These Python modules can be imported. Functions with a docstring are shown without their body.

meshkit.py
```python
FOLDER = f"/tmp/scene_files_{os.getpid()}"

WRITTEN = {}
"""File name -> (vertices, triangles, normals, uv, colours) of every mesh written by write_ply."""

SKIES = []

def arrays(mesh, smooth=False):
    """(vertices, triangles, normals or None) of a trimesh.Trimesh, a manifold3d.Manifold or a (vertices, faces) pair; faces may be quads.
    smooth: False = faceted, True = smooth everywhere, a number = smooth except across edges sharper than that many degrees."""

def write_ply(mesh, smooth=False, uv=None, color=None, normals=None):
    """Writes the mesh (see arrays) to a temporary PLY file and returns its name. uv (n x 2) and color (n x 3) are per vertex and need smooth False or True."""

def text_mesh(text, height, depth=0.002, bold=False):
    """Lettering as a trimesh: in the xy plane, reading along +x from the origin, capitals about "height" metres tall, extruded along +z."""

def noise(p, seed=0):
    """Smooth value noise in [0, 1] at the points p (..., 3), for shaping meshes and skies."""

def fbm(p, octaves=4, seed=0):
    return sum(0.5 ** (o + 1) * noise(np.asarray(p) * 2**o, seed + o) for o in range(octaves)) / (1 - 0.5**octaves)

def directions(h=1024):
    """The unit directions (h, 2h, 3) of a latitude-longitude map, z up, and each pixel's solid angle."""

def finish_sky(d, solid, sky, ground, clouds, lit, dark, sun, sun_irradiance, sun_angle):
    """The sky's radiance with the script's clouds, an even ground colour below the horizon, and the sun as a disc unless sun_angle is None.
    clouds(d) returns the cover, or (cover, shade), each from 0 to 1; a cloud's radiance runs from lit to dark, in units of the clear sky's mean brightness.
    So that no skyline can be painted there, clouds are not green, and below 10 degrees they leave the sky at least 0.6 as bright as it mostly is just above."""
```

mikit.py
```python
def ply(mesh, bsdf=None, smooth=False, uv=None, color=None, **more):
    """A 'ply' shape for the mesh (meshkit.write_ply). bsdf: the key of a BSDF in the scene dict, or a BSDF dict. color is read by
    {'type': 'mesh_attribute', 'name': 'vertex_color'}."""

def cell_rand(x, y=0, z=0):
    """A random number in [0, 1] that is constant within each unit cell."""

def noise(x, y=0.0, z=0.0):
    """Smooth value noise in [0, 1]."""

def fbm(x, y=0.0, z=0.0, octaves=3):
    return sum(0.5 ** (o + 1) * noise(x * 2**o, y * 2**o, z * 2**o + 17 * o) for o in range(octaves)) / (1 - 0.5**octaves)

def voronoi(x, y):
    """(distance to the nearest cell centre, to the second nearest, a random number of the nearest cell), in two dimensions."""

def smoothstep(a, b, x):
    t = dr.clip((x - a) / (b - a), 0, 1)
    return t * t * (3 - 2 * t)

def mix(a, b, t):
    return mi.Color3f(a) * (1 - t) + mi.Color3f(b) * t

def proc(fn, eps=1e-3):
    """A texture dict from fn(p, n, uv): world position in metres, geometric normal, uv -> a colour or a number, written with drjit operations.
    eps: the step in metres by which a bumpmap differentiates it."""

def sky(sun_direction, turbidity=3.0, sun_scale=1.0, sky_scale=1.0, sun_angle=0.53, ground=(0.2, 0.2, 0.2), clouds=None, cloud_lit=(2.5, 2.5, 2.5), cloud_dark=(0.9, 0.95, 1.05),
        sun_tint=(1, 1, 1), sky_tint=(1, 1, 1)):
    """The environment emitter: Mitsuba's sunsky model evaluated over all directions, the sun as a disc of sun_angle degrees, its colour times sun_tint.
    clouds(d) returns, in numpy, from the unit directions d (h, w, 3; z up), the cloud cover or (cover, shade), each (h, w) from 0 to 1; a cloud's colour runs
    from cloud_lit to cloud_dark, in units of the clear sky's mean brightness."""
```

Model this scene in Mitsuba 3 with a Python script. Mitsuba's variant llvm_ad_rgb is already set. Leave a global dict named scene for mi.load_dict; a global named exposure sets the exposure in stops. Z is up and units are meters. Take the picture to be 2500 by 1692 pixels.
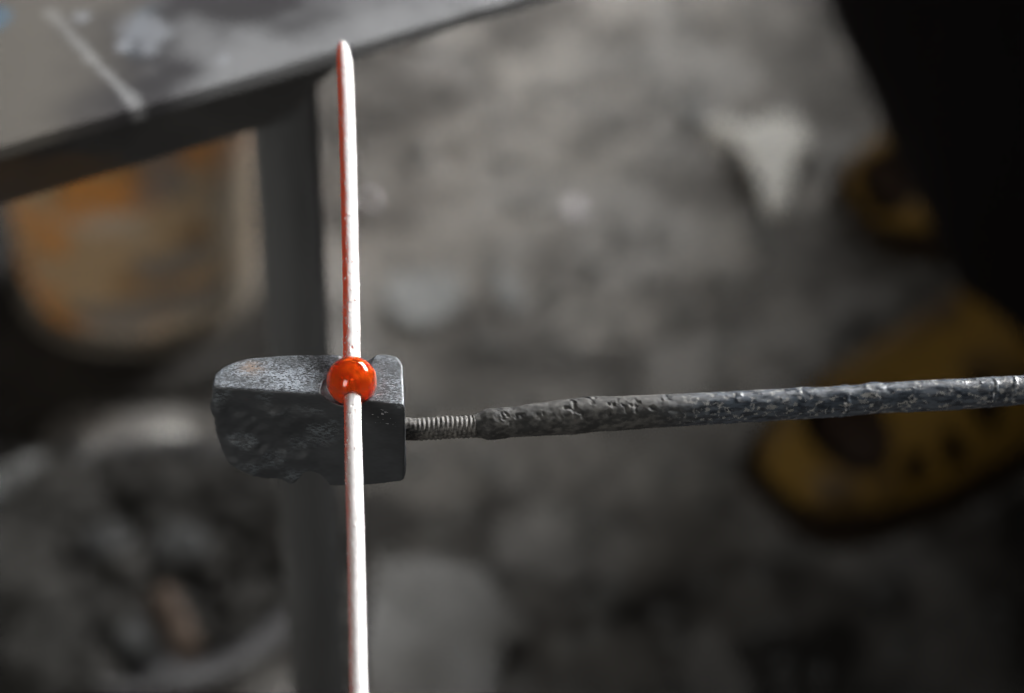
import math, numpy as np, trimesh, manifold3d as m3, shapely.geometry as sg
import drjit as dr
import mitsuba as mi
import mikit, meshkit
from mikit import noise, fbm, voronoi, smoothstep, mix, proc

rng = np.random.default_rng(7)
scene, labels = {"type": "scene"}, {}
T = mi.ScalarTransform4f

# ------------------------------------------------------------------ camera
PITCH = math.radians(40.0)
FOCUS = np.array([0.0, 0.0, 0.85])                    # point in focus, 0.85 m above the floor
DIST, F = 0.70, 7353.0                                # metres; focal length in photo pixels (2500 wide)
RIGHT = np.array([1.0, 0, 0])
UP = np.array([0, math.sin(PITCH), math.cos(PITCH)])
BACK = np.array([0, -math.cos(PITCH), math.sin(PITCH)])
EYE = FOCUS + BACK * DIST
scene["camera"] = {"type": "thinlens", "fov": math.degrees(2 * math.atan(1250 / F)), "fov_axis": "x", "aperture_radius": 0.0057,
                   "focus_distance": DIST, "near_clip": 0.05, "far_clip": 50.0,
                   "to_world": T().look_at(origin=EYE.tolist(), target=FOCUS.tolist(), up=[0, 0, 1])}
exposure = 0.68

# ------------------------------------------------------------------ light: the workshop's window openings, and dim daylight from all around
def window(name, centre, w, h, rgb, aim):
    z = np.asarray(aim, float) - np.asarray(centre, float)
    scene[name] = {"type": "rectangle", "to_world": T().look_at(origin=list(centre), target=list(aim), up=[0, 0, 1]).scale([w / 2, h / 2, 1]),
                   "emitter": {"type": "area", "radiance": {"type": "rgb", "value": list(rgb)}}, "bsdf": {"type": "diffuse", "reflectance": {"type": "rgb", "value": 0.5}}}

window("window", (4.0, 4.1, 3.7), 4.7, 2.3, (27.2, 26.8, 26.3), (0.0, 0.0, 0.7))
labels["window"] = {"label": "bright workshop window behind and to the right of the bench", "category": "window", "kind": "structure"}
window("doorway", (-1.6, -2.8, 2.0), 1.0, 1.8, (4.4, 4.25, 4.0), (0.0, 0.0, 0.8))
labels["doorway"] = {"label": "open doorway behind the photographer letting daylight in", "category": "doorway", "kind": "structure"}
scene["daylight"] = {"type": "constant", "radiance": {"type": "rgb", "value": [0.03, 0.032, 0.034]}}

# ------------------------------------------------------------------ helpers
def ray(px, py):
    d = RIGHT * (px - 1250) / F - UP * (py - 846) / F - BACK
    return d                                           # unit depth along the view axis

def at(px, py, z=0.0):
    d = ray(px, py)
    return EYE + d * (z - EYE[2]) / d[2]

def on_plane(px, py, p0, n):
    d = ray(px, py)
    return EYE + d * (np.dot(p0 - EYE, n) / np.dot(d, n))

def depth(p):
    return float(np.dot(EYE - p, BACK))

def add(key, mesh, bsdf, smooth=False, **more):
    base, n = key, 0
    while key in scene:
        n += 1
        key = f"{base}_{n:03d}"
    scene[key] = mikit.ply(mesh, bsdf, smooth, **more)
    return key

def tag(key, label, category=None, group=None, kind=None):
    d = {"label": label}
    if category: d["category"] = category
    if group: d["group"] = group
    if kind: d["kind"] = kind
    labels[key] = d

def tube(path, radius, n=24, wobble=None, caps=True):
    """path (k,3), radius (k,) -> trimesh; wobble(k_index_array, angle_array) multiplies radius."""
    path, radius = np.asarray(path, float), np.broadcast_to(radius, (len(path),)).astype(float)
    tan = np.gradient(path, axis=0)
    tan /= np.linalg.norm(tan, axis=1, keepdims=True)
    ref = np.array([0, 0, 1.0]) if abs(tan[0][2]) < 0.9 else np.array([1.0, 0, 0])
    a = np.cross(ref, tan); a /= np.linalg.norm(a, axis=1, keepdims=True)
    b = np.cross(tan, a)
    th = np.arange(n) * 2 * np.pi / n
    r = radius[:, None] * np.ones(n)
    if wobble is not None:
        r = r + wobble(path, th, a, b, r)
    v = path[:, None] + r[..., None] * (np.cos(th)[None, :, None] * a[:, None] + np.sin(th)[None, :, None] * b[:, None])
    k = len(path)
    i, j = np.meshgrid(np.arange(k - 1), np.arange(n), indexing="ij")
    q = np.stack([i * n + j, i * n + (j + 1) % n, (i + 1) * n + (j + 1) % n, (i + 1) * n + j], -1).reshape(-1, 4)
    f = np.vstack([q[:, [0, 1, 2]], q[:, [0, 2, 3]]])
    v = v.reshape(-1, 3)
    if caps:
        c0, c1 = len(v), len(v) + 1
        v = np.vstack([v, path[0], path[-1]])
        jj = np.arange(n)
        f = np.vstack([f, np.stack([(jj + 1) % n, jj, jj * 0 + c0], 1), np.stack([(k - 1) * n + jj, (k - 1) * n + (jj + 1) % n, jj * 0 + c1], 1)])
    return trimesh.Trimesh(v, f, process=False)

def lathe(profile, centre=(0, 0, 0), n=64):
    prof = np.asarray(profile, float)
    th = np.arange(n) * 2 * np.pi / n
    v = np.stack([prof[:, None, 0] * np.cos(th), prof[:, None, 0] * np.sin(th), prof[:, None, 1] * np.ones(n)], -1).reshape(-1, 3)
    k = len(prof)
    i, j = np.meshgrid(np.arange(k - 1), np.arange(n), indexing="ij")
    q = np.stack([i * n + j, i * n + (j + 1) % n, (i + 1) * n + (j + 1) % n, (i + 1) * n + j], -1).reshape(-1, 4)
    return trimesh.Trimesh(v + np.asarray(centre), np.vstack([q[:, [0, 1, 2]], q[:, [0, 2, 3]]]), process=False)

def to_tri(man):
    m = man.to_mesh()
    return trimesh.Trimesh(m.vert_properties[:, :3], m.tri_verts, process=True)

def displace(mesh, amp, scale, seed=0, octaves=4):
    mesh.vertices = mesh.vertices + mesh.vertex_normals * ((meshkit.fbm(mesh.vertices / scale, octaves, seed) - 0.5) * amp)[:, None]
    return mesh

def lump(c, size, seed, rot=0.0, rough=0.5, sub=3):
    m = trimesh.creation.icosphere(subdivisions=sub)
    v = m.vertices
    r = 1 + rough * (meshkit.fbm(v * 1.4 + seed * 3.1, 3, seed) - 0.5) * 1.6
    v = np.sign(v) * np.abs(v) ** 0.8 * r[:, None]
    v = v * np.asarray(size) / 2
    v = v @ trimesh.transformations.rotation_matrix(rot, [0, 0, 1])[:3, :3].T
    m.vertices = v + np.asarray(c)
    return m

def sheet(pixels, z, thick, seed=0, warp=0.004):
    """A flat piece with the outline of PIXELS at height z, with real thickness, slightly warped."""
    pts = [at(x, y, z)[:2] for x, y in pixels]
    poly = sg.Polygon(pts)
    poly = poly.buffer(0.004).buffer(-0.004)
    c = m3.CrossSection([np.array(poly.exterior.coords)[:-1]])
    if c.area() < 0 : c = c
    m = to_tri(m3.Manifold.extrude(m3.CrossSection([np.array(sg.polygon.orient(poly).exterior.coords)[:-1]]), thick).refine_to_length(0.006))
    v = m.vertices.copy()
    v[:, 2] += z + warp * (meshkit.fbm(np.c_[v[:, :2] / 0.035, np.zeros(len(v))], 3, seed))
    m.vertices = v
    return m

# ------------------------------------------------------------------ materials
def rgb(*v): return {"type": "rgb", "value": list(v)}

def floor_colour(p, n, uv):
    a = fbm(p.x * 7 + 3.1, p.y * 7 + 1.7, p.z * 3, 3)
    b = fbm(p.x * 26, p.y * 26, 5.0, 3)
    c = fbm(p.x * 120, p.y * 120, 2.0, 2)
    k = 0.45 * smoothstep(0.36, 0.62, a) + 0.55 * smoothstep(0.34, 0.66, b)
    col = mix((0.044, 0.041, 0.037), (0.315, 0.299, 0.276), k)
    oil = smoothstep(0.54, 0.66, fbm(p.x * 9 + 21, p.y * 9 + 4, 9.0, 3))
    col = mix(col, (0.045, 0.042, 0.038), oil * 0.6)
    pale = smoothstep(0.60, 0.70, fbm(p.x * 17 + 2, p.y * 17 + 14, 4.0, 2))
    col = mix(col, (0.36, 0.35, 0.335), pale * 0.6)
    return col * (0.75 + 0.5 * c)
scene["floor_earth"] = {"type": "twosided", "bsdf": {"type": "principled", "base_color": proc(floor_colour), "roughness": 0.75, "specular": 0.35}}

SC0, SC1 = at(125, 30, 0.775), at(335, 258, 0.775)      # a pale scored line across the bench top
SPOTS = [(*at(352, 72, 0.775)[:2], 0.0085), (*at(206, 42, 0.775)[:2], 0.004), (*at(365, 118, 0.775)[:2], 0.004), (*at(545, 146, 0.775)[:2], 0.0028), (*at(300, 112, 0.775)[:2], 0.003)]
def bench_colour(p, n, uv):
    a = fbm(p.x * 14 + 4, p.y * 14, 1.0, 3)
    b = fbm(p.x * 50, p.y * 50, 3.0, 3)
    blue = smoothstep(0.60, 0.70, fbm(p.x * 36 + 19, p.y * 36 + 5, 2.0, 2))
    left = smoothstep(0.0, 0.04, -p.x - 0.105 + 0.03 * (b - 0.5))
    col = mix((0.062, 0.060, 0.064), (0.29, 0.295, 0.305), smoothstep(0.38, 0.64, a * 0.7 + b * 0.3 + 0.9 * (p.x + 0.075)))
    col = mix(col, (0.205, 0.19, 0.165), left * 0.7)
    col = mix(col, (0.13, 0.20, 0.27), blue * left * 0.8)
    wob = 0.0034 * (fbm(p.x * 130, p.y * 130, 2.0, 2) - 0.5)
    ex, ey = float(SC1[0] - SC0[0]), float(SC1[1] - SC0[1])
    t = dr.clip(((p.x - float(SC0[0])) * ex + (p.y - float(SC0[1])) * ey) / (ex * ex + ey * ey), 0, 1)
    dist = dr.sqrt(dr.square(p.x - float(SC0[0]) - t * ex) + dr.square(p.y - float(SC0[1]) - t * ey)) + wob
    line = smoothstep(0.0030, 0.0004, dist) * (0.45 + 0.55 * t)
    col = mix(col, (0.62, 0.63, 0.64), line * 0.38)
    for sx_, sy_, sr in SPOTS:
        q = dr.sqrt(dr.square(p.x - float(sx_)) + dr.square((p.y - float(sy_)) * 0.8)) / sr + 0.9 * (fbm(p.x * 160, p.y * 160, 6.0, 2) - 0.5)
        col = mix(col, (0.42, 0.44, 0.48), smoothstep(1.2, 0.3, q) * 0.45)
    return col
def bench_rough(p, n, uv): return 0.30 + 0.25 * fbm(p.x * 18, p.y * 18, 8.0, 3)
scene["bench_steel"] = {"type": "twosided", "bsdf": {"type": "principled", "base_color": proc(bench_colour), "roughness": proc(bench_rough), "metallic": 0.5, "specular": 0.5}}

def dark_iron_colour(p, n, uv):
    k = fbm(p.x * 60, p.y * 60, p.z * 60, 3)
    col = mix((0.018, 0.018, 0.019), (0.05, 0.049, 0.047), k)
    return mix(col, (0.075, 0.045, 0.022), 0.6 * smoothstep(0.58, 0.7, fbm(p.x * 33 + 7, p.y * 33, p.z * 33, 2)))
scene["dark_iron"] = {"type": "twosided", "bsdf": {"type": "principled", "base_color": proc(dark_iron_colour), "roughness": 0.55, "specular": 0.4}}

def leg_colour(p, n, uv):
    k = fbm(p.x * 60, p.y * 60, p.z * 12, 3)
    return mix((0.038, 0.040, 0.041), (0.10, 0.103, 0.105), k)
scene["grey_steel"] = {"type": "twosided", "bsdf": {"type": "principled", "base_color": proc(leg_colour), "roughness": 0.45, "specular": 0.5}}

cc = at(345, 690, 0.0); cc = np.array([cc[0] , cc[1], 0.0])
def rust_colour(p, n, uv):
    a = fbm(p.x * 13 + 2.3, p.y * 13, p.z * 30 + 0.4, 3)
    b = fbm(p.x * 21 + 8, p.y * 21, p.z * 32 + 3, 3)
    c = fbm(p.x * 15 + 5, p.y * 15, p.z * 22 + 9, 2)
    col = mix((0.38, 0.22, 0.10), (0.62, 0.43, 0.25), smoothstep(0.35, 0.55, b))
    col = mix(col, (0.82, 0.34, 0.08), 0.85 * smoothstep(0.44, 0.58, c))
    col = mix(col, (0.72, 0.63, 0.51), 0.85 * smoothstep(0.56, 0.68, a))
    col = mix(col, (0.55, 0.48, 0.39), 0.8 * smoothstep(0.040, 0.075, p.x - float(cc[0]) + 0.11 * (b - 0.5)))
    return mix(col, (0.26, 0.26, 0.26), smoothstep(0.6, 0.72, fbm(p.x * 18 + 1, p.y * 18, p.z * 26 + 2, 2)) * 0.7)
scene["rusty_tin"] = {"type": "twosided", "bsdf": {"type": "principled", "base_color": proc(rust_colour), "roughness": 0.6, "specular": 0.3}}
def rim_colour(p, n, uv):
    return mix((0.10, 0.09, 0.075), (0.24, 0.21, 0.17), fbm(p.x * 25, p.y * 25, p.z * 25, 3))
scene["tin_rim"] = {"type": "twosided", "bsdf": {"type": "principled", "base_color": proc(rim_colour), "roughness": 0.5, "specular": 0.4}}

def yellow_colour(p, n, uv):
    a = fbm(p.x * 22, p.y * 22, p.z * 22, 3)
    col = mix((0.20, 0.112, 0.022), (0.36, 0.212, 0.038), a)
    return mix(col, (0.07, 0.045, 0.025), smoothstep(0.56, 0.7, fbm(p.x * 30 + 4, p.y * 30, p.z * 30, 3)) * 0.8)
scene["yellow_paint"] = {"type": "twosided", "bsdf": {"type": "principled", "base_color": proc(yellow_colour), "roughness": 0.6, "specular": 0.3}}
scene["black_paint"] = {"type": "twosided", "bsdf": {"type": "principled", "base_color": rgb(0.012, 0.009, 0.008), "roughness": 0.7, "specular": 0.2}}
scene["brown_black"] = {"type": "twosided", "bsdf": {"type": "principled", "base_color": rgb(0.03, 0.02, 0.012), "roughness": 0.7, "specular": 0.2}}

def stone(lo, hi, s):
    def f(p, n, uv): return mix(lo, hi, fbm(p.x * s + 1, p.y * s, p.z * s, 3))
    return {"type": "twosided", "bsdf": {"type": "principled", "base_color": proc(f), "roughness": 0.75, "specular": 0.3}}
scene["white_chip"] = stone((0.70, 0.69, 0.64), (0.97, 0.96, 0.91), 45)
scene["pale_chip"] = stone((0.27, 0.28, 0.28), (0.46, 0.47, 0.47), 35)
scene["dim_stone"] = stone((0.05, 0.052, 0.053), (0.14, 0.145, 0.147), 35)
scene["grey_chip"] = stone((0.14, 0.14, 0.135), (0.30, 0.30, 0.29), 35)
scene["dark_scrap"] = stone((0.012, 0.012, 0.011), (0.062, 0.060, 0.055), 24)
scene["brown_scrap"] = stone((0.07, 0.05, 0.038), (0.15, 0.11, 0.085), 40)
scene["mottled_paper"] = stone((0.10, 0.092, 0.08), (0.50, 0.505, 0.505), 19)
scene["polished_metal"] = {"type": "roughconductor", "material": "Cr", "alpha": 0.4}

scene["pale_metal"] = stone((0.08, 0.08, 0.083), (0.30, 0.30, 0.31), 14)

# ------------------------------------------------------------------ floor
def grid(x0, x1, y0, y1, nx, ny, zf):
    x, y = np.meshgrid(np.linspace(x0, x1, nx), np.linspace(y0, y1, ny), indexing="ij")
    v = np.stack([x, y, zf(x, y)], -1).reshape(-1, 3)
    i, j = np.meshgrid(np.arange(nx - 1), np.arange(ny - 1), indexing="ij")
    a = i * ny + j
    q = np.stack([a, a + ny, a + ny + 1, a + 1], -1).reshape(-1, 4)
    return trimesh.Trimesh(v, np.vstack([q[:, [0, 1, 2]], q[:, [0, 2, 3]]]), process=False)
def floor_z(x, y):
    p = np.stack([x, y, x * 0], -1)
    return 0.016 * (meshkit.fbm(p / 0.06, 4, 3) - 0.62) + 0.01 * (meshkit.fbm(p / 0.25, 2, 5) - 0.6)
add("floor", grid(-3, 3, -3, 3, 420, 420, floor_z), "floor_earth", True)
tag("floor", "uneven grey earth and concrete workshop floor", "floor", kind="structure")

# ------------------------------------------------------------------ workbench
ZB = 0.775
e0, e1 = at(0, 360, ZB), at(1240, 0, ZB)
EX = (e1 - e0) / np.linalg.norm(e1 - e0)              # along the front edge, to the right
EY = np.array([-EX[1], EX[0], 0])                     # into the bench
def bench_pt(a, b, z): return e0 + EX * a + EY * b + np.array([0, 0, z - ZB])
def bench_box(a0, a1, b0, b1, z0, z1, bevel=0.001):
    m = m3.Manifold.cube([a1 - a0, b1 - b0, z1 - z0]).translate([a0, b0, z0])
    m = to_tri(m)
    v = m.vertices
    m.vertices = e0 + v[:, :1] * EX + v[:, 1:2] * EY + np.c_[v[:, :2] * 0, v[:, 2] - ZB]
    return m
A0, A1 = -0.55, 0.95
top = m3.Manifold.extrude(m3.CrossSection([[(0, -0.0045), (0.001, -0.0055), (0.6, -0.0055), (0.6, 0), (0.0018, 0), (0.0005, -0.0007)]]).scale((1, 1)), 1.0)
prof = np.array([(0, -0.0045), (0.001, -0.0055), (0.62, -0.0055), (0.62, 0), (0.0018, 0), (0.0005, -0.0007)])
def bench_extrude(profile, a0, a1, n=2):
    k = len(profile)
    v, f = [], []
    for a in np.linspace(a0, a1, n):
        for b, z in profile: v.append(bench_pt(a, b, ZB + z))
    for s in range(n - 1):
        for i in range(k):
            j = (i + 1) % k
            f += [(s * k + i, s * k + j, (s + 1) * k + j), (s * k + i, (s + 1) * k + j, (s + 1) * k + i)]
    ends = trimesh.creation.triangulate_polygon(sg.Polygon(profile), engine="earcut")[1]
    return v, f, ends, k, n
v, f, ends, k, n = bench_extrude(prof, A0, A1, 220)
v = np.array(v)
edge = np.tile(prof[:, 0] < 0.01, n)                   # the worn front edge wavers a little
w = 0.0022 * (meshkit.fbm(np.c_[v[:, 0] / 0.03, v[:, 1] / 0.03, v[:, 0] * 0], 3, 4) - 0.5)
v[edge] -= EY * w[edge][:, None]
f = f + [tuple(t) for t in ends] + [tuple(t[::-1] + (n - 1) * k) for t in ends]
m = trimesh.Trimesh(v, f, process=False); trimesh.repair.fix_normals(m)
add("workbench__top", m, "bench_steel")
# the deep apron that runs from the left to the leg, cut off on a slant
LEG_A = float(np.dot(at(800, 215, ZB) - e0, EX))
zA = -0.0215
ap = [(A0, -0.0055), (LEG_A + 0.015, -0.0055), (LEG_A - 0.012, zA), (A0, zA)]
am = to_tri(m3.Manifold.extrude(m3.CrossSection([np.array(ap)[::-1]]), 0.004))
av = am.vertices.copy()
am.vertices = e0 + av[:, :1] * EX + (0.0012 + av[:, 2:3]) * EY + np.c_[av[:, :2] * 0, av[:, 1]]
trimesh.repair.fix_normals(am)
add("workbench__apron", am, "dark_iron")
for a, b in ((LEG_A, 0.008), (A1 - 0.05, 0.58), (A0 + 0.03, 0.008), (A0 + 0.03, 0.58)):
    q = bench_pt(a, b + 0.0095, 0)
    add("workbench__leg", tube([(q[0], q[1], z) for z in (-0.02, 0.2, 0.4, ZB - 0.0056)], 0.0105, 32), "grey_steel", 40)
tag("workbench", "grey steel workbench with stained top and dark front edge at upper left", "workbench")

# ------------------------------------------------------------------ rusty can under the bench
R0, R1, HC = 0.079, 0.090, 0.24
can = lathe([(0.001, 0.012), (R0 - 0.002, 0.012), (R0, 0.020), (R0 + 0.001, 0.04), (R1, HC - 0.004), (R1 + 0.003, HC), (R1, HC + 0.003), (R1 - 0.003, HC), (R0 - 0.004, 0.03), (0.001, 0.02)], cc, 96)
can = displace(can.subdivide(), 0.004, 0.03, 3)
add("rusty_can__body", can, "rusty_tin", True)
add("rusty_can__bottom_rim", lathe([(R0 - 0.008, 0.0), (R0 + 0.003, 0.0), (R0 + 0.006, 0.004), (R0 + 0.004, 0.009), (R0 - 0.008, 0.010)], cc, 96), "tin_rim", 40)
tag("rusty_can", "rusty tin can with pale peeling patches standing under the workbench", "can")

# dark mat added to paint the shade under the bench, around the can
mat_px = [(-500, 250), (300, 200), (660, 300), (735, 560), (740, 800), (640, 930), (420, 985), (200, 1010), (60, 1090), (-500, 1150)]
scene["shade_black"] = stone((0.012, 0.011, 0.010), (0.045, 0.042, 0.037), 20)
mm = sheet(mat_px, -0.004, 0.005, 31, 0.006)
add("shade_mat", mm, "shade_black", 40)
tag("shade_mat", "dark mat painting the shade on the floor beneath the rusty can", "mat")

# ------------------------------------------------------------------ person on the right
def prism(pts_xy, z0, z1, bevel=0.004):
    poly = sg.polygon.orient(sg.Polygon(pts_xy))
    h = z1 - z0
    layers = [(-bevel, z0), (0, z0 + bevel), (0, z1 - bevel), (-bevel, z1)]
    hulls = m3.Manifold.extrude(m3.CrossSection([np.array(poly.exterior.coords)[:-1]]), h - 2 * bevel).translate([0, 0, z0 + bevel])
    inner = poly.buffer(-bevel)
    hulls = hulls + m3.Manifold.extrude(m3.CrossSection([np.array(sg.polygon.orient(inner).exterior.coords)[:-1]]), h).translate([0, 0, z0])
    return hulls

# a seated person facing left: two open toed sandals, black trousers, the rest outside the frame
def ball(c, r): return m3.Manifold.sphere(1.0, 28).scale(list(np.broadcast_to(r, 3))).translate(list(map(float, c)))
def chain(pts):
    out = m3.Manifold()
    for (c0, r0), (c1, r1) in zip(pts[:-1], pts[1:]):
        out = out + m3.Manifold.batch_hull([ball(c0, r0), ball(c1, r1)])
    return out
SCALE = 1.15
SECT = [(0.012, 0.030, 0.020), (0.035, 0.043, 0.034), (0.075, 0.050, 0.046), (0.115, 0.048, 0.062), (0.155, 0.043, 0.082), (0.195, 0.040, 0.105), (0.245, 0.036, 0.10), (0.262, 0.030, 0.085)]
SECT = [(a_ * SCALE, b_ * SCALE, c_ * SCALE) for a_, b_, c_ in SECT]
def loft(grow):
    return chain([((u, 0, 0.018), (0.012 + grow, w_ + grow, h_ + grow)) for u, w_, h_ in SECT])
def sandal(toe, d, openings, holes, suffix):
    ang = math.degrees(math.atan2(d[1], d[0]))
    def place(m): return m.rotate([0, 0, ang]).translate([float(toe[0]), float(toe[1]), 0.004])
    def loc(px, py, z):
        q = at(px, py, z)[:2] - np.asarray(toe)[:2]
        return float(q @ d), float(q @ np.array([-d[1], d[0]]))
    upper = loft(0.0) - loft(-0.0045)
    upper = upper.trim_by_plane([0, 0, 1], 0.016)
    upper = upper - m3.Manifold.cylinder(0.2, 0.040, 0.048, 40).scale([1.2, 0.8, 1]).translate([0.225 * SCALE, 0, 0.085])
    for px, py, z, ru, rv in openings:
        u, v_ = loc(px, py, z)
        upper = upper - ball((u, v_, z), (ru, rv, 0.034))
    for px, py, z, ru, rv in holes:
        u, v_ = loc(px, py, z)
        upper = upper - m3.Manifold.cylinder(0.2, 1.0, 1.0, 28).scale([ru, rv, 1]).translate([u, v_, 0.028])
    outl = sg.MultiPoint([]).union(sg.Polygon([(u - 0.006, w_) for u, w_, h_ in SECT] + [(u - 0.006, -w_) for u, w_, h_ in SECT[::-1]])).buffer(0.009)
    sole = m3.Manifold.extrude(m3.CrossSection([np.array(sg.polygon.orient(outl).exterior.coords)[:-1]]), 0.021).translate([0, 0, -0.006])
    k = add("person__sandal", to_tri(place(upper)), "sandal_yellow", 35)
    add(k + "__sole", to_tri(place(sole)), "brown_black", 35)
    foot = loft(-0.016).trim_by_plane([0, 0, 1], 0.016)
    toes = m3.Manifold()
    for i in range(5):
        v_ = -0.028 + i * 0.0135
        toes = toes + chain([((0.020 + 0.004 * abs(i - 3), v_, 0.022), 0.0072), ((0.06, v_ * 0.9, 0.030), 0.0085)])
    return place(foot.trim_by_plane([1, 0, 0], 0.045) + toes)
scene["skin"] = {"type": "principled", "base_color": rgb(0.045, 0.027, 0.018), "roughness": 0.6, "specular": 0.3}
scene["sandal_yellow"] = {"type": "twosided", "bsdf": {"type": "principled", "base_color": proc(yellow_colour), "roughness": 0.5, "specular": 0.35}}
NT = at(1895, 1250, 0.0); ND = np.array([0.84, 0.543])
FT = at(2080, 545, 0.0); FD = np.array([0.95, 0.31])
f1 = sandal(NT, ND, [(2065, 1060, 0.05, 0.024, 0.036)], [(2250, 1090, 0.06, 0.011, 0.010), (2345, 1038, 0.065, 0.011, 0.010), (2410, 912, 0.085, 0.013, 0.011)], "")
f2 = sandal(FT, FD, [(2150, 420, 0.05, 0.027, 0.036)], [(2320, 400, 0.06, 0.010, 0.008)], "")
def cloth(m, seed, name, mat="black_cloth"):
    m = to_tri(m.refine_to_length(0.02))
    trimesh.smoothing.filter_laplacian(m, lamb=0.5, iterations=6, volume_constraint=False)
    add(name, displace(m, 0.016, 0.07, seed), mat, True)
scene["black_cloth"] = {"type": "twosided", "bsdf": {"type": "principled", "base_color": rgb(0.010, 0.0085, 0.009), "roughness": 0.9, "specular": 0.1, "sheen": 0.1}}
def leg_joints(toe, d, knee_off, knee_z, hip, k=1.0):
    ank = np.array([toe[0] + d[0] * 0.225, toe[1] + d[1] * 0.225, 0.10])
    knee = np.array([ank[0] + knee_off[0], ank[1] + knee_off[1], knee_z])
    return [(ank + [0, 0, 0.0], 0.072 * k), (ank * 0.55 + knee * 0.45, 0.084 * k), (knee, 0.086 * k), (np.asarray(hip), 0.105 * k)]
n_joints = ((-0.155, 0.045), 0.50, (0.85, 1.20, 0.50)); f_joints = ((-0.15, 0.02), 0.50, (0.85, 1.46, 0.50))
def legs(k): return chain(leg_joints(NT, ND, *n_joints, k)) + chain(leg_joints(FT, FD, *f_joints, k)) + chain([((0.85, 1.20, 0.5), 0.115 * k), ((0.85, 1.46, 0.5), 0.115 * k)])
cloth(legs(1.0), 71, "person__trousers")
torso = chain([((0.86, 1.25, 0.52), 0.12), ((0.80, 1.25, 0.80), 0.13), ((0.76, 1.23, 0.98), 0.10)]) + chain([((0.86, 1.42, 0.52), 0.12), ((0.80, 1.42, 0.80), 0.13), ((0.76, 1.44, 0.98), 0.10)])
torso = m3.Manifold.batch_hull([torso])
arms = chain([((0.76, 1.16, 1.0), 0.06), ((0.70, 1.08, 0.74), 0.05), ((0.52, 1.18, 0.60), 0.04)]) + chain([((0.76, 1.51, 1.0), 0.06), ((0.70, 1.58, 0.74), 0.05), ((0.52, 1.48, 0.60), 0.04)])
cloth(torso + arms, 72, "person__shirt")
inner = chain([((0.86, 1.335, 0.52), 0.08), ((0.80, 1.335, 0.80), 0.085), ((0.76, 1.335, 0.98), 0.07), ((0.75, 1.335, 1.04), 0.05)])
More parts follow.
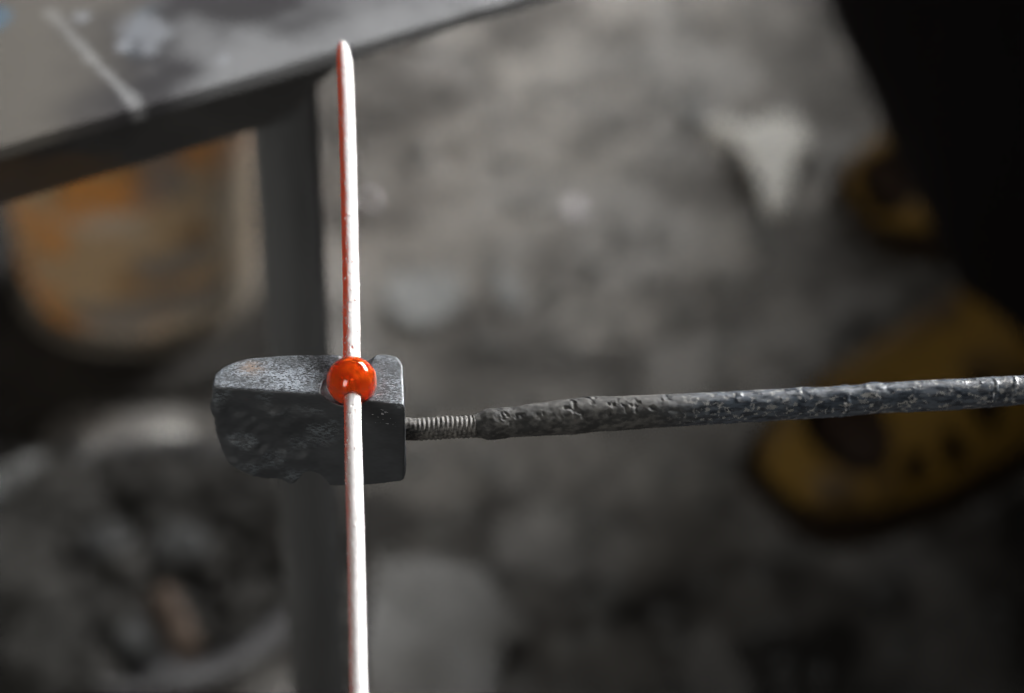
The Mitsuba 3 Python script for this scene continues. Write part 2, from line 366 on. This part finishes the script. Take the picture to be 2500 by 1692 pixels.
for y0, y1, y2 in ((1.23, 1.08, 1.18), (1.44, 1.58, 1.48)):
    inner = inner + chain([((0.76, 1.335, 0.98), 0.05), ((0.76, y0, 0.99), 0.045), ((0.70, y1, 0.74), 0.036), ((0.51, y2, 0.60), 0.028)])
head = chain([((0.75, 1.335, 1.02), 0.055), ((0.73, 1.335, 1.14), 0.06)]) + ball((0.71, 1.335, 1.24), (0.095, 0.075, 0.12)) + ball((0.615, 1.335, 1.225), (0.018, 0.014, 0.02)) + ball((0.72, 1.26, 1.235), (0.02, 0.012, 0.03)) + ball((0.72, 1.41, 1.235), (0.02, 0.012, 0.03))
hands = m3.Manifold()
for hy in (1.19, 1.47):
    hands = hands + chain([((0.51, hy, 0.60), 0.030), ((0.45, hy, 0.585), 0.034)])
    for i in range(4):
        fy = hy - 0.027 + i * 0.018
        hands = hands + chain([((0.435, fy, 0.585), 0.010), ((0.395, fy, 0.578), 0.009), ((0.372, fy, 0.558), 0.008)])
    hands = hands + chain([((0.47, hy - 0.03, 0.585), 0.012), ((0.435, hy - 0.052, 0.575), 0.010)])
hm = to_tri((head + hands + inner + legs(0.72) + f1 + f2).refine_to_length(0.01)); trimesh.smoothing.filter_taubin(hm, iterations=6)
add("person__body", hm, "skin", 50)
tag("person", "seated person at right in black trousers and yellow brown open toed sandals", "person")

# tall dark box added out of view to block window light from the floor
def box(x0, x1, y0, y1, z0, z1): return to_tri(m3.Manifold.cube([x1 - x0, y1 - y0, z1 - z0]).translate([x0, y0, z0]))
add("added_cabinet__body", box(0.68, 3.06, 1.57, 2.0, -0.01, 1.25), "dark_iron")
for i in range(4): add("added_cabinet__door", box(0.695 + 0.59 * i, 1.275 + 0.59 * i, 1.552, 1.569, 0.06, 1.22), "dark_iron")
tag("added_cabinet", "unseen tall dark box added behind the seated person to shade the floor", "added_cabinet")

# low box added out of view at right to shade the near floor
add("shade_crate__body", box(0.50, 1.25, 0.42, 1.00, -0.01, 0.42), "dark_iron")
add("shade_crate__lid", box(0.49, 1.26, 0.41, 1.01, 0.422, 0.45), "dark_iron")
tag("shade_crate", "unseen low dark box added to shade the floor, right of the seated person's feet", "added_crate")

# box added unseen below the frame to keep doorway light off the floor
add("shade_chest__body", box(-0.30, 0.45, -0.45, -0.06, -0.01, 0.58), "dark_iron")
add("shade_chest__lid", box(-0.31, 0.46, -0.46, -0.05, 0.582, 0.61), "dark_iron")
tag("shade_chest", "unseen dark box added in front of the photographer to block doorway light", "added_chest")

# ------------------------------------------------------------------ things lying on the floor
def chip(name, pixels, z, th, mat, label, cat, seed=0, warp=0.005):
    k = add(name, sheet(pixels, z, th, seed, warp), mat, 40)
    tag(k, label, cat)
def stone_at(name, px, py, w, l, h, mat, label, cat, rot=0.0, seed=1, rough=0.5, zo=0.0):
    c = at(px, py, 0.004)
    k = add(name, lump((c[0], c[1], h * 0.25 + zo), (w, l, h), seed, rot, rough), mat, 50)
    tag(k, label, cat)

chip("plaster_fragment", [(1790, 338), (1832, 334), (1866, 314), (1922, 312), (1964, 340), (1972, 384), (1936, 424), (1934, 470), (1898, 552), (1866, 532), (1848, 455), (1806, 392)], 0.000, 0.007, "white_chip", "white wedge shaped plaster fragment on the floor near the far sandal", "fragment", 2, 0.010)
stone_at("plaster_fragment", 1765, 322, 0.022, 0.028, 0.014, "white_chip", "small white plaster fragment just left of the wedge shaped one", "fragment", 0.4, 3)
stone_at("floor_stone", 1690, 282, 0.017, 0.022, 0.012, "pale_chip", "small pale stone farthest up the floor, left of the white fragments", "stone", 0.4, 5)
chip("flat_stone", [(935, 715), (975, 690), (1060, 688), (1120, 695), (1130, 740), (1100, 790), (1040, 822), (985, 812), (950, 770)], 0.000, 0.007, "pale_chip", "flat pale blue grey stone on the floor right of the white rod", "stone", 5)
chip("flat_stone", [(1205, 690), (1240, 680), (1275, 740), (1280, 775), (1250, 780), (1215, 735)], 0.000, 0.006, "pale_chip", "narrow pale stone sliver right of the flat blue grey stone", "stone", 6)
for px, py, rad_, lab in ((1405, 513, 0.0058, "tiny shiny metal flake in the middle of the open floor"), (905, 475, 0.0040, "tiny shiny metal flake on the floor close to the white rod")):
    c = at(px, py, 0.006); c[2] = floor_z(c[0], c[1]) + 0.006                                # lies tilted, so that it catches the window
    n_ = (EYE - c) / np.linalg.norm(EYE - c) + (np.array([4.0, 4.1, 3.7]) - c) / np.linalg.norm(np.array([4.0, 4.1, 3.7]) - c)
    fl = trimesh.creation.cylinder(rad_, 0.0005, sections=9)
    fl.apply_transform(trimesh.geometry.align_vectors([0, 0, 1], n_ / np.linalg.norm(n_))); fl.apply_translation(c)
    k = add("metal_flake", fl, "polished_metal")
    tag(k, lab, "flake")
chip("paper_scrap", [(915, 1405), (1060, 1398), (1180, 1425), (1215, 1480), (1290, 1545), (1300, 1575), (1235, 1585), (1215, 1660), (1190, 1760), (900, 1780), (890, 1600)], 0.000, 0.003, "mottled_paper", "crumpled pale grey sheet on the floor at the bottom edge", "sheet", 9, 0.018)
stone_at("floor_stone", 250, 1150, 0.019, 0.04, 0.02, "white_chip", "upright pale stone at the far left of the floor litter", "stone", 0.3, 11)
stone_at("floor_stone", 415, 1105, 0.036, 0.034, 0.018, "white_chip", "broad pale stone on the floor left of the dark block", "stone", 0.1, 12)
chip("grey_board", [(-120, 1200), (60, 1150), (190, 1120), (200, 1190), (60, 1240), (-120, 1300)], 0.012, 0.010, "pale_chip", "grey board offcut on the floor at the left edge", "board", 15)
stone_at("floor_stone", 450, 1395, 0.030, 0.03, 0.02, "dim_stone", "grey stone in the middle of the round pan", "stone", 0.2, 13, 0.5, 0.02)
stone_at("floor_stone", 275, 1390, 0.026, 0.034, 0.02, "dim_stone", "grey stone in the left half of the round pan", "stone", 0.8, 14, 0.5, 0.02)
stone_at("floor_stone", 355, 1615, 0.028, 0.03, 0.018, "dim_stone", "grey stone near the pan's front rim", "stone", 0.5, 17, 0.5, 0.02)
c = [at(395, 1455, 0.036), at(428, 1520, 0.036), at(462, 1590, 0.034)]
tt = np.linspace(0, 2, 20)
add("rusty_bar", tube(np.stack([np.interp(tt, range(3), [q[j] for q in c]) for j in range(3)], 1), 0.009, 14), "brown_scrap", 40)
tag("rusty_bar", "short brown rusty bar lying in the round pan", "bar")
pc = at(385, 1440, 0.0)
RP = 0.106
pan = lathe([(0.001, 0.004), (RP - 0.028, 0.004), (RP - 0.018, 0.008), (RP, 0.024), (RP + 0.003, 0.025), (RP - 0.010, 0.004), (RP - 0.03, -0.002), (0.001, -0.002)], (pc[0], pc[1], 0.003), 96)
add("round_pan", displace(pan.subdivide(), 0.004, 0.04, 8), "pale_metal", True)
tag("round_pan", "shallow round metal pan of scrap on the floor at lower left", "pan")
# loose dark scrap and grit on the floor, too much to count
bits = []
for i, (px, py, w_, h_) in enumerate(((20, 1560, 0.08, 0.06), (110, 1640, 0.07, 0.05), (-60, 1450, 0.08, 0.06), (60, 1440, 0.06, 0.05), (190, 1700, 0.06, 0.045), (150, 1290, 0.07, 0.04))):
    c = at(px, py, 0.0)
    bits.append(lump((c[0], c[1], 0.014), (w_, w_ * 0.8, h_), 300 + i, i, 0.6, 3))
for i in range(90):                                       # heaped over the far and left rim of the pan
    t_ = math.radians(rng.uniform(120, 335)); k_ = rng.uniform(0.86, 1.12)
    c = at(385 + 395 * k_ * math.cos(t_), 1440 + 265 * k_ * math.sin(t_), 0.02); s = rng.uniform(0.016, 0.036)
    bits.append(lump((c[0], c[1], 0.014 + s * 0.2), (s, s * rng.uniform(0.7, 1.4), s * 0.7), 700 + i, rng.uniform(0, 3), 0.7, 2))
for i in range(230):
    px, py = rng.uniform(-200, 720), rng.uniform(1150, 1750)
    c = at(px, py, 0.0); s = rng.uniform(0.010, 0.034)
    if px > 250 and ((px - 385) / 330) ** 2 + ((py - 1420) / 190) ** 2 > 1: continue
    bits.append(lump((c[0], c[1], s * 0.2 + 0.012), (s, s * rng.uniform(0.6, 1.5), s * rng.uniform(0.4, 0.8)), i, rng.uniform(0, 3), 0.7, 2))
add("scrap_litter", trimesh.util.concatenate(bits), "dark_scrap", 50)
tag("scrap_litter", "dark scrap and clinker littering the floor under the bench", "litter", kind="stuff")
bits = []
for i in range(420):
    px, py = rng.uniform(780, 2500), rng.uniform(-100, 1750)
    c = at(px, py, 0.0); s = rng.uniform(0.004, 0.013)
    bits.append(lump((c[0], c[1], float(floor_z(c[0], c[1])) + s * 0.15), (s, s * rng.uniform(0.6, 1.5), s * 0.6), i + 500, rng.uniform(0, 3), 0.6, 2))
add("grit", trimesh.util.concatenate(bits), "grey_chip", 50)
tag("grit", "small grey grit scattered over the open floor", "grit", kind="stuff")

# ------------------------------------------------------------------ mould block
def crop(x, y): return 480 + x / 3.837, 820 + y / 3.837
BC = EYE + ray(859, 930) * DIST                        # bead centre
RB = 0.0059
ZT = BC[2] - 0.0026                                    # the block's top face
plan_px = [(140, 455), (175, 345), (290, 262), (450, 208), (700, 181), (900, 171), (1230, 168), (1800, 168), (1890, 195), (1935, 260), (1947, 645), (1560, 603), (1100, 540), (700, 515), (300, 490), (155, 480)]
plan = np.array([at(*crop(*q), ZT) for q in plan_px])
P0, P1 = plan[-1], plan[10]
bx = (P1 - P0) / np.linalg.norm(P1 - P0); by = np.array([-bx[1], bx[0], 0]); bz = np.array([0, 0, 1.0])
plan_xy = np.c_[(plan - P0) @ bx, (plan - P0) @ by]
front_px = [(110, 500), (112, 560), (140, 660), (165, 745), (192, 775), (160, 800), (150, 880), (178, 985), (230, 1110), (330, 1200), (450, 1272), (620, 1352), (800, 1397), (885, 1420), (945, 1385), (985, 1325), (1060, 1303), (1150, 1345), (1222, 1400), (1240, 1442), (1560, 1416), (1928, 1368), (1946, 1335), (1952, 1000), (1948, 640)]
front = np.array([on_plane(*crop(*q), P0, by) for q in front_px])
front_xz = np.c_[(front - P0) @ bx, (front - P0) @ bz]
front_xz = np.vstack([front_xz, [front_xz[-1, 0] + 0.0002, 0.01], [front_xz[0, 0] - 0.0002, 0.01]])
A = m3.Manifold.extrude(m3.CrossSection([np.array(sg.polygon.orient(sg.Polygon(plan_xy)).exterior.coords)[:-1]]), 0.05).translate([0, 0, -0.05])
B = m3.Manifold.extrude(m3.CrossSection([np.array(sg.polygon.orient(sg.Polygon(front_xz)).exterior.coords)[:-1]]), 0.06).rotate([90, 0, 0]).translate([0, 0.05, 0])
blk = A ^ B
bc = np.array([(BC - P0) @ bx, (BC - P0) @ by, (BC - P0) @ bz])
blk = blk - m3.Manifold.sphere(0.0076, 64).translate((bc + [-0.0013, 0.0002, 0.0017]).tolist())
TILT = math.radians(10.0)
rd = np.array([0.012, math.cos(TILT), math.sin(TILT)]); rd /= np.linalg.norm(rd)
# groove for the rod: narrow at the front, flared at the back
gr = [m3.Manifold.sphere(r, 32).translate((bc + np.array([xo, y, z])).tolist()) for xo, y, z, r in ((0, -0.02, -0.0035, 0.0026), (0, 0, 0.0, 0.0026), (-0.0004, 0.003, 0.0002, 0.0034), (-0.0011, 0.014, 0.0000, 0.0052))]
for a, b in zip(gr[:-1], gr[1:]):
    blk = blk - m3.Manifold.batch_hull([a, b])
bm = to_tri(blk.refine_to_length(0.00045))
trimesh.smoothing.filter_laplacian(bm, lamb=0.5, iterations=5, volume_constraint=False)
bm.process()
v, nn = bm.vertices.copy(), bm.vertex_normals.copy()
lx, lz = v[:, 0], v[:, 2]
Lb = front_xz[:, 0].max()
chipped = np.clip((0.70 - lx / Lb) / 0.25, 0, 1) * np.clip((-lz - 0.002) / 0.005, 0, 1)
d = (meshkit.fbm(v / 0.007, 3, 21) - 0.5) * 0.0029 * chipped
d += (meshkit.fbm(v / 0.0028, 3, 22) - 0.5) * (0.00006 + 0.0005 * chipped)
d += (meshkit.fbm(v / 0.0009, 2, 23) - 0.5) * 0.00010
v = v + nn * d[:, None]
bm.vertices = P0 + v[:, :1] * bx + v[:, 1:2] * by + v[:, 2:3] * bz

def blk_local(p):
    q = p - mi.Point3f(*[float(x) for x in P0])
    return dr.dot(q, mi.Vector3f(*map(float, bx))), dr.dot(q, mi.Vector3f(*map(float, by))), q.z
def block_colour(p, n, uv):
    x, y, z = blk_local(p)
    x, y, z = x * 1000, y * 1000, z * 1000               # mm
    streak = fbm(x * 1.3, y * 6.0, z * 6.0, 3)
    grain = fbm(x * 2.4, y * 5.0 + 3, z * 5.0, 3)
    patch = fbm(x * 0.16 + 0.7, y * 0.25, z * 0.22, 3)
    col = mix((0.014, 0.016, 0.018), (0.042, 0.047, 0.053), 0.5 * streak + 0.5 * patch)
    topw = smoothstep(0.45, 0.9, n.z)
    col = mix(col, (0.125, 0.136, 0.15), topw * 0.75 * smoothstep(0.2, 0.75, grain))  # top painted lighter: wear, plus window light put into the colour
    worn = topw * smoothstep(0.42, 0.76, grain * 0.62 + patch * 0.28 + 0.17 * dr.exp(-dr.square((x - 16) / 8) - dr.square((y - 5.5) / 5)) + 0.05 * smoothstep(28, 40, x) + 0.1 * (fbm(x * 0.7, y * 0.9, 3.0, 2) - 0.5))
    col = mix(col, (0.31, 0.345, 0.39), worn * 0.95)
    edge = smoothstep(Lb * 1000 - 3.0, Lb * 1000 - 0.5, x) * smoothstep(-1.8, -0.3, z) * smoothstep(0.45, 0.6, grain)
    col = mix(col, (0.26, 0.29, 0.32), edge * 0.8)
    tan = topw * dr.exp(-dr.square((x - 7.5) / 2.6) - dr.square((y - 8.0) / 2.2)) * smoothstep(0.3, 0.6, streak)
    col = mix(col, (0.24, 0.17, 0.12), tan * 0.9)
    scuff = smoothstep(0.50, 0.74, fbm(x * 0.16 + 11, y * 0.2, z * 0.19 + 4, 3)) * smoothstep(0.36, 0.7, fbm(x * 1.3 + 2, y * 2, z * 2.0, 4)) * (1 - topw) * smoothstep(Lb * 700, Lb * 600, x)
    col = mix(col, (0.11, 0.13, 0.145), scuff * 0.65)
    dx, dz = x - (Lb * 1000 - 5.6), z + 3.6
    dot = smoothstep(0.75, 0.5, dr.sqrt(dr.square(dx) + dr.square(dz * 1.2)) + 0.5 * noise(x * 2.3, z * 2.3, 4.0))
    speck = smoothstep(0.80, 0.86, noise(x * 1.7 + 3, y * 1.7, z * 1.7)) * smoothstep(4.5, 1.5, dr.sqrt(dr.square(dx + 0.6) + dr.square(dz + 1.5)))
    return mix(col, (0.33, 0.33, 0.34), dr.maximum(dot, speck) * (1 - topw))
def block_rough(p, n, uv):
    x, y, z = blk_local(p)
    return 0.36 + 0.30 * fbm(x * 1500, y * 5000, z * 5000, 3)
def block_bump(p, n, uv):
    x, y, z = blk_local(p)
    return fbm(x * 2200, y * 5200, z * 5200, 3)
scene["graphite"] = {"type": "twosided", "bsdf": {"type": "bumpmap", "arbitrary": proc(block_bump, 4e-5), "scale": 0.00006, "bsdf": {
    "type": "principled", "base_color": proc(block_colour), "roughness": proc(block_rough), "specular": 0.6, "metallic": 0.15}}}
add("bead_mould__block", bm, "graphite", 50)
tag("bead_mould", "dark charcoal block with a hollow, on a crusty steel rod handle", "bead mould")

# ------------------------------------------------------------------ threaded shank and handle rod
def crop2(x, y): return 900 + x / 2.905, 860 + y / 2.905
def crop3(x, y): return 1700 + x / 2.905, 860 + y / 2.905
blk_right = P0 + bx * Lb + by * 0.008
h0 = on_plane(988, 1047, P0 + by * 0.008, by)
def hdepth(px): return depth(h0) + (px - 988) * 0.0000145
meas = [(975, 1047, 56)] + [(*crop2(x, (a + b) / 2), (b - a) / 2.905) for x, a, b in ((330, 462, 628), (500, 452, 620), (740, 446, 608))] 
meas += [(*crop2(x, (a + b) / 2), (b - a) / 2.905) for x, a, b in ((790, 432, 608), (830, 408, 622), (870, 395, 625), (1000, 388, 606), (1150, 368, 596), (1300, 348, 590), (1450, 326, 585), (1600, 316, 565), (1800, 308, 555), (2000, 300, 538), (2300, 290, 520))]
meas += [(*crop3(x, (a + b) / 2), (b - a) / 2.905) for x, a, b in ((300, 275, 502), (700, 255, 478), (1000, 240, 460), (1300, 217, 432), (1800, 190, 412), (2300, 166, 372))]
meas += [(2900, 925, 68), (3600, 880, 64), (4300, 835, 62)]
meas = np.array(meas)
def hpoint(px):
    y, wd = np.interp(px, meas[:, 0], meas[:, 1]), np.interp(px, meas[:, 0], meas[:, 2])
    dd = hdepth(px)
    return EYE + ray(px, y) * dd, wd / 2 * dd / F
def hsamples(x0, x1, n):
    a = [hpoint(x) for x in np.linspace(x0, x1, n)]
    return np.array([q[0] for q in a]), np.array([q[1] for q in a])
# thread: real helical ridges
path, rad = hsamples(972, 1164, 240)
pitch = 0.00112
s = np.r_[0, np.cumsum(np.linalg.norm(np.diff(path, axis=0), axis=1))]
def thread(path, th, a, b, r):
    ph = (s[:, None] / pitch + th[None] / (2 * np.pi)) % 1.0
    ridge = 1 - np.abs(2 * ph - 1)
    wear = meshkit.fbm(np.stack([s[:, None] / 0.002 + 0 * th, np.cos(th)[None] * 1.3 + 0 * s[:, None], np.sin(th)[None] * 1.3 + 0 * s[:, None]], -1), 3, 5)
    start = np.clip((s - 0.003) / 0.003, 0.15, 1)[:, None]
    out = -0.00042 * (1 - ridge ** 0.8) * np.clip(-0.25 + wear * 2.0, 0.1, 1) * start + (wear - 0.5) * 0.0006
    return out
add("bead_mould__threaded_shank", tube(path, rad, 72, thread), "dirty_steel", 60)
path, rad = hsamples(1160, 4300, 1500)
sx = np.interp(path[:, 0], path[:, 0], np.linspace(1160, 4300, 1500))
def crust(path, th, a, b, r):
    P = path[:, None] + r[..., None] * (np.cos(th)[None, :, None] * a[:, None] + np.sin(th)[None, :, None] * b[:, None])
    up = (np.cos(th)[None, :, None] * a[:, None] + np.sin(th)[None, :, None] * b[:, None])[..., 2]
    k = (np.clip((sx - 1160) / 60, 0, 1) * np.clip((1780 - sx) / 220, 0, 1))[:, None]
    rough = meshkit.fbm(P / 0.0022, 4, 31)
    pits = np.clip(meshkit.fbm(P / 0.0021, 3, 32) - 0.58, 0, 1)
    o = (rough - 0.5) * 0.0011 * np.clip(3.0 * meshkit.fbm(P / 0.008, 2, 77) - 0.9, 0.1, 1) * k * (0.25 + 0.75 * np.clip(up + 0.35, 0, 1)) - pits * 0.0042 * k * np.clip(up + 0.1, 0, 1)
    k2 = (np.clip((sx - 1600) / 200, 0, 1))[:, None]
    o = o + (meshkit.fbm(P / 0.004, 3, 33) - 0.5) * 0.00028 + k2 * np.clip(meshkit.fbm(P / 0.0012, 2, 34) - 0.66, 0, 1) * 0.0006
    # cracked rings of old scale around the rod
    for cx, w_, hgt, ph in ((1795, 8, .00025, .6), (1958, 14, .00025, 1.9), (2059, 5, .0004, .2), (2122, 22, .00045, .5), (2224, 8, .0002, 2.2), (2345, 6, .0002, 1.1), (2420, 5, .0003, .3), (2468, 5, .0003, .8)):
        dx = sx[:, None] - cx - 7 * np.sin(th[None] + ph) - 14 * (meshkit.fbm(P / 0.002, 2, 40) - 0.5)
        o = o + hgt * 0.9 * np.exp(-(dx / w_) ** 4) * np.clip(3.2 * meshkit.fbm(P / 0.0035, 2, int(cx)) - 1.1, 0, 1)
    return o
add("bead_mould__handle", tube(path, rad, 96, crust), "scaled_steel", 60)
def dirty_colour(p, n, uv):
    x, y, z = p.x * 1000, p.y * 1000, p.z * 1000
    return mix((0.035, 0.034, 0.032), (0.13, 0.122, 0.11), smoothstep(0.3, 0.8, fbm(x * 1.5, y * 2, z * 2, 3)))
scene["dirty_steel"] = {"type": "twosided", "bsdf": {"type": "principled", "base_color": proc(dirty_colour), "roughness": 0.6, "specular": 0.5}}
X_SMOOTH = float(hpoint(1720)[0][0] * 1000)
X_CRUST = float(hpoint(1560)[0][0] * 1000)
def scaled_colour(p, n, uv):
    x, y, z = p.x * 1000, p.y * 1000, p.z * 1000
    t = smoothstep(X_CRUST, X_SMOOTH + 5, x)
    a = fbm(x * 0.9, y * 1.2, z * 1.2, 4)
    crusty = mix((0.014, 0.014, 0.0135), (0.088, 0.085, 0.079), smoothstep(0.36, 0.8, 0.55 * a + 0.45 * fbm(x * 0.35, y * 0.5, z * 0.5 + 6, 2)))
    steel = mix((0.011, 0.015, 0.022), (0.055, 0.067, 0.084), smoothstep(0.3, 0.7, fbm(x * 0.5 + 7, y * 1.4, z * 1.4, 3)))
    wx = x + 2.2 * fbm(x * 0.6, y * 0.6, z * 0.6, 2)
    ang = (z * 1.15 + y * 0.6)
    d1, d2, c = voronoi(wx * 0.22 + 3.3, ang * 0.16 + 1.7 * fbm(x * 0.4, y * 0.4, z * 0.4, 2))
    vein = smoothstep(0.075, 0.02, d2 - d1) * smoothstep(0.48, 0.68, fbm(x * 0.5, y, z, 3))
    flake = smoothstep(0.62, 0.70, fbm(x * 0.75 + 2, y * 0.9, z * 0.9, 4))
    steel = mix(steel, (0.27, 0.265, 0.25), dr.maximum(vein * 0.9, flake * 0.65))
    return mix(crusty, steel, t)
def scaled_rough(p, n, uv):
    x, y, z = p.x * 1000, p.y * 1000, p.z * 1000
    t = smoothstep(X_CRUST, X_SMOOTH + 5, x)
    return 0.75 - t * (0.46 - 0.40 * smoothstep(0.38, 0.66, fbm(x * 0.35, y * 0.7, z * 0.7, 3)))
scene["scaled_steel"] = {"type": "twosided", "bsdf": {"type": "principled", "base_color": proc(scaled_colour), "roughness": proc(scaled_rough), "specular": 0.7, "metallic": 0.1}}

# ------------------------------------------------------------------ rod (mandrel) through the bead
pn = np.cross(RIGHT, [0, math.cos(TILT), math.sin(TILT)])
rod_px = [(836.5, 103, 6), (836, 106, 16), (836.5, 112, 24), (838, 122, 30), (840, 138, 35), (842, 160, 39), (846, 260, 40), (850, 378, 40), (854, 559, 40), (857.5, 719, 41), (858.5, 800, 42), (859, 862, 43), (860, 973, 42.5), (864, 1138, 44), (870, 1364, 43), (875.5, 1665, 44), (882, 2000, 46), (892, 2500, 50)]
rp = np.array(rod_px, float)
rod_y = np.r_[np.linspace(103, 160, 60), np.linspace(161, 2500, 1300)]
rod_path, rod_rad = [], []
for y in rod_y:
    q = on_plane(np.interp(y, rp[:, 1], rp[:, 0]), y, BC, pn)
    rod_path.append(q); rod_rad.append(np.interp(y, rp[:, 1], rp[:, 2]) / 2 * depth(q) / F)
rod_path, rod_rad = np.array(rod_path), np.array(rod_rad)
def coat(path, th, a, b, r):
    P = path[:, None] + r[..., None] * (np.cos(th)[None, :, None] * a[:, None] + np.sin(th)[None, :, None] * b[:, None])
    o = (meshkit.fbm(P / 0.006, 3, 51) - 0.5) * 0.00018 + (meshkit.fbm(P / 0.0011, 3, 52) - 0.5) * 0.00013
    near = np.exp(-((rod_y - 850) / 240.0) ** 2)[:, None]
    pit = np.clip(meshkit.fbm(P / 0.00075, 2, 53) - 0.70, 0, 1) * 0.0022
    bump = np.clip(meshkit.fbm(P / 0.0007, 2, 54) - 0.74, 0, 1) * 0.003
    return (o - pit * (0.25 + near) + bump * (0.4 + 0.6 * near)) * np.clip((rod_y - 103) / 30, 0.1, 1)[:, None]
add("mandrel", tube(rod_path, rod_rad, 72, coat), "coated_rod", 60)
tag("mandrel", "slender white coated rod with red light painted along its left side", "rod")
BCm = BC * 1000
def rod_colour(p, n, uv):
    x, y, z = p.x * 1000, p.y * 1000, p.z * 1000
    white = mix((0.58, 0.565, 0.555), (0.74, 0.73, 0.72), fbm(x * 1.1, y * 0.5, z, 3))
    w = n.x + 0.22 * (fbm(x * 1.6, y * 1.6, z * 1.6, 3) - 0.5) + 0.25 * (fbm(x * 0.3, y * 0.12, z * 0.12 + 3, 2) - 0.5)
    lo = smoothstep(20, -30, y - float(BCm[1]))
    red = smoothstep(0, 1, (-0.08 - 0.36 * lo - w) / 0.58) * smoothstep(134, 128, y - float(BCm[1]))  # red light on the shaded left side, painted into the colour by normal
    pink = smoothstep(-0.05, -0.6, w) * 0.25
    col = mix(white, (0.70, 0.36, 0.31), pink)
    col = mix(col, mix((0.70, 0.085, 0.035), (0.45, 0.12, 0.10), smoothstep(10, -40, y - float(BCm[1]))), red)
    spk = smoothstep(0.78, 0.86, noise(x * 1.5, y * 0.9, z * 1.5)) * smoothstep(0.5, 0.7, noise(x * 0.9 + 4, y * 0.35, z * 0.5)) * dr.exp(-dr.square((y - float(BCm[1]) - 6) / 38))
    return mix(col, (0.20, 0.15, 0.13), spk * 0.75)
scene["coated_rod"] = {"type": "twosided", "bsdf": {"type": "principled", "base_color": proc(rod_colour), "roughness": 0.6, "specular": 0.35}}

# ------------------------------------------------------------------ glass bead
bead = trimesh.creation.icosphere(subdivisions=6, radius=1.0)
bv = bead.vertices
R = trimesh.geometry.align_vectors([0, 0, 1], rd)[:3, :3]
loc = bv * [RB, RB, RB * 0.95]
loc *= (1 + 0.012 * (meshkit.fbm(bv * 1.2 + 5, 2, 61) - 0.5))[:, None]
bead.vertices = loc @ R.T + BC
core = bead.copy(); core.vertices = (bead.vertices - BC) * 0.83 + BC
scene["clear_glass"] = {"type": "roughdielectric", "int_ior": 1.5, "ext_ior": 1.0, "alpha": 0.01, "specular_transmittance": rgb(1.0, 0.74, 0.62)}
scene["orange_glass"] = {"type": "principledthin", "base_color": rgb(1.0, 0.27, 0.02), "roughness": 0.9, "spec_trans": 0.0, "diff_trans": 1.0, "eta": 1.01}
scene["glass_bead__shell"] = mikit.ply(bead, "clear_glass", True)
scene["glass_bead__core"] = mikit.ply(core, "orange_glass", True)
tag("glass_bead", "glossy round orange red glass bead on the white rod", "bead")
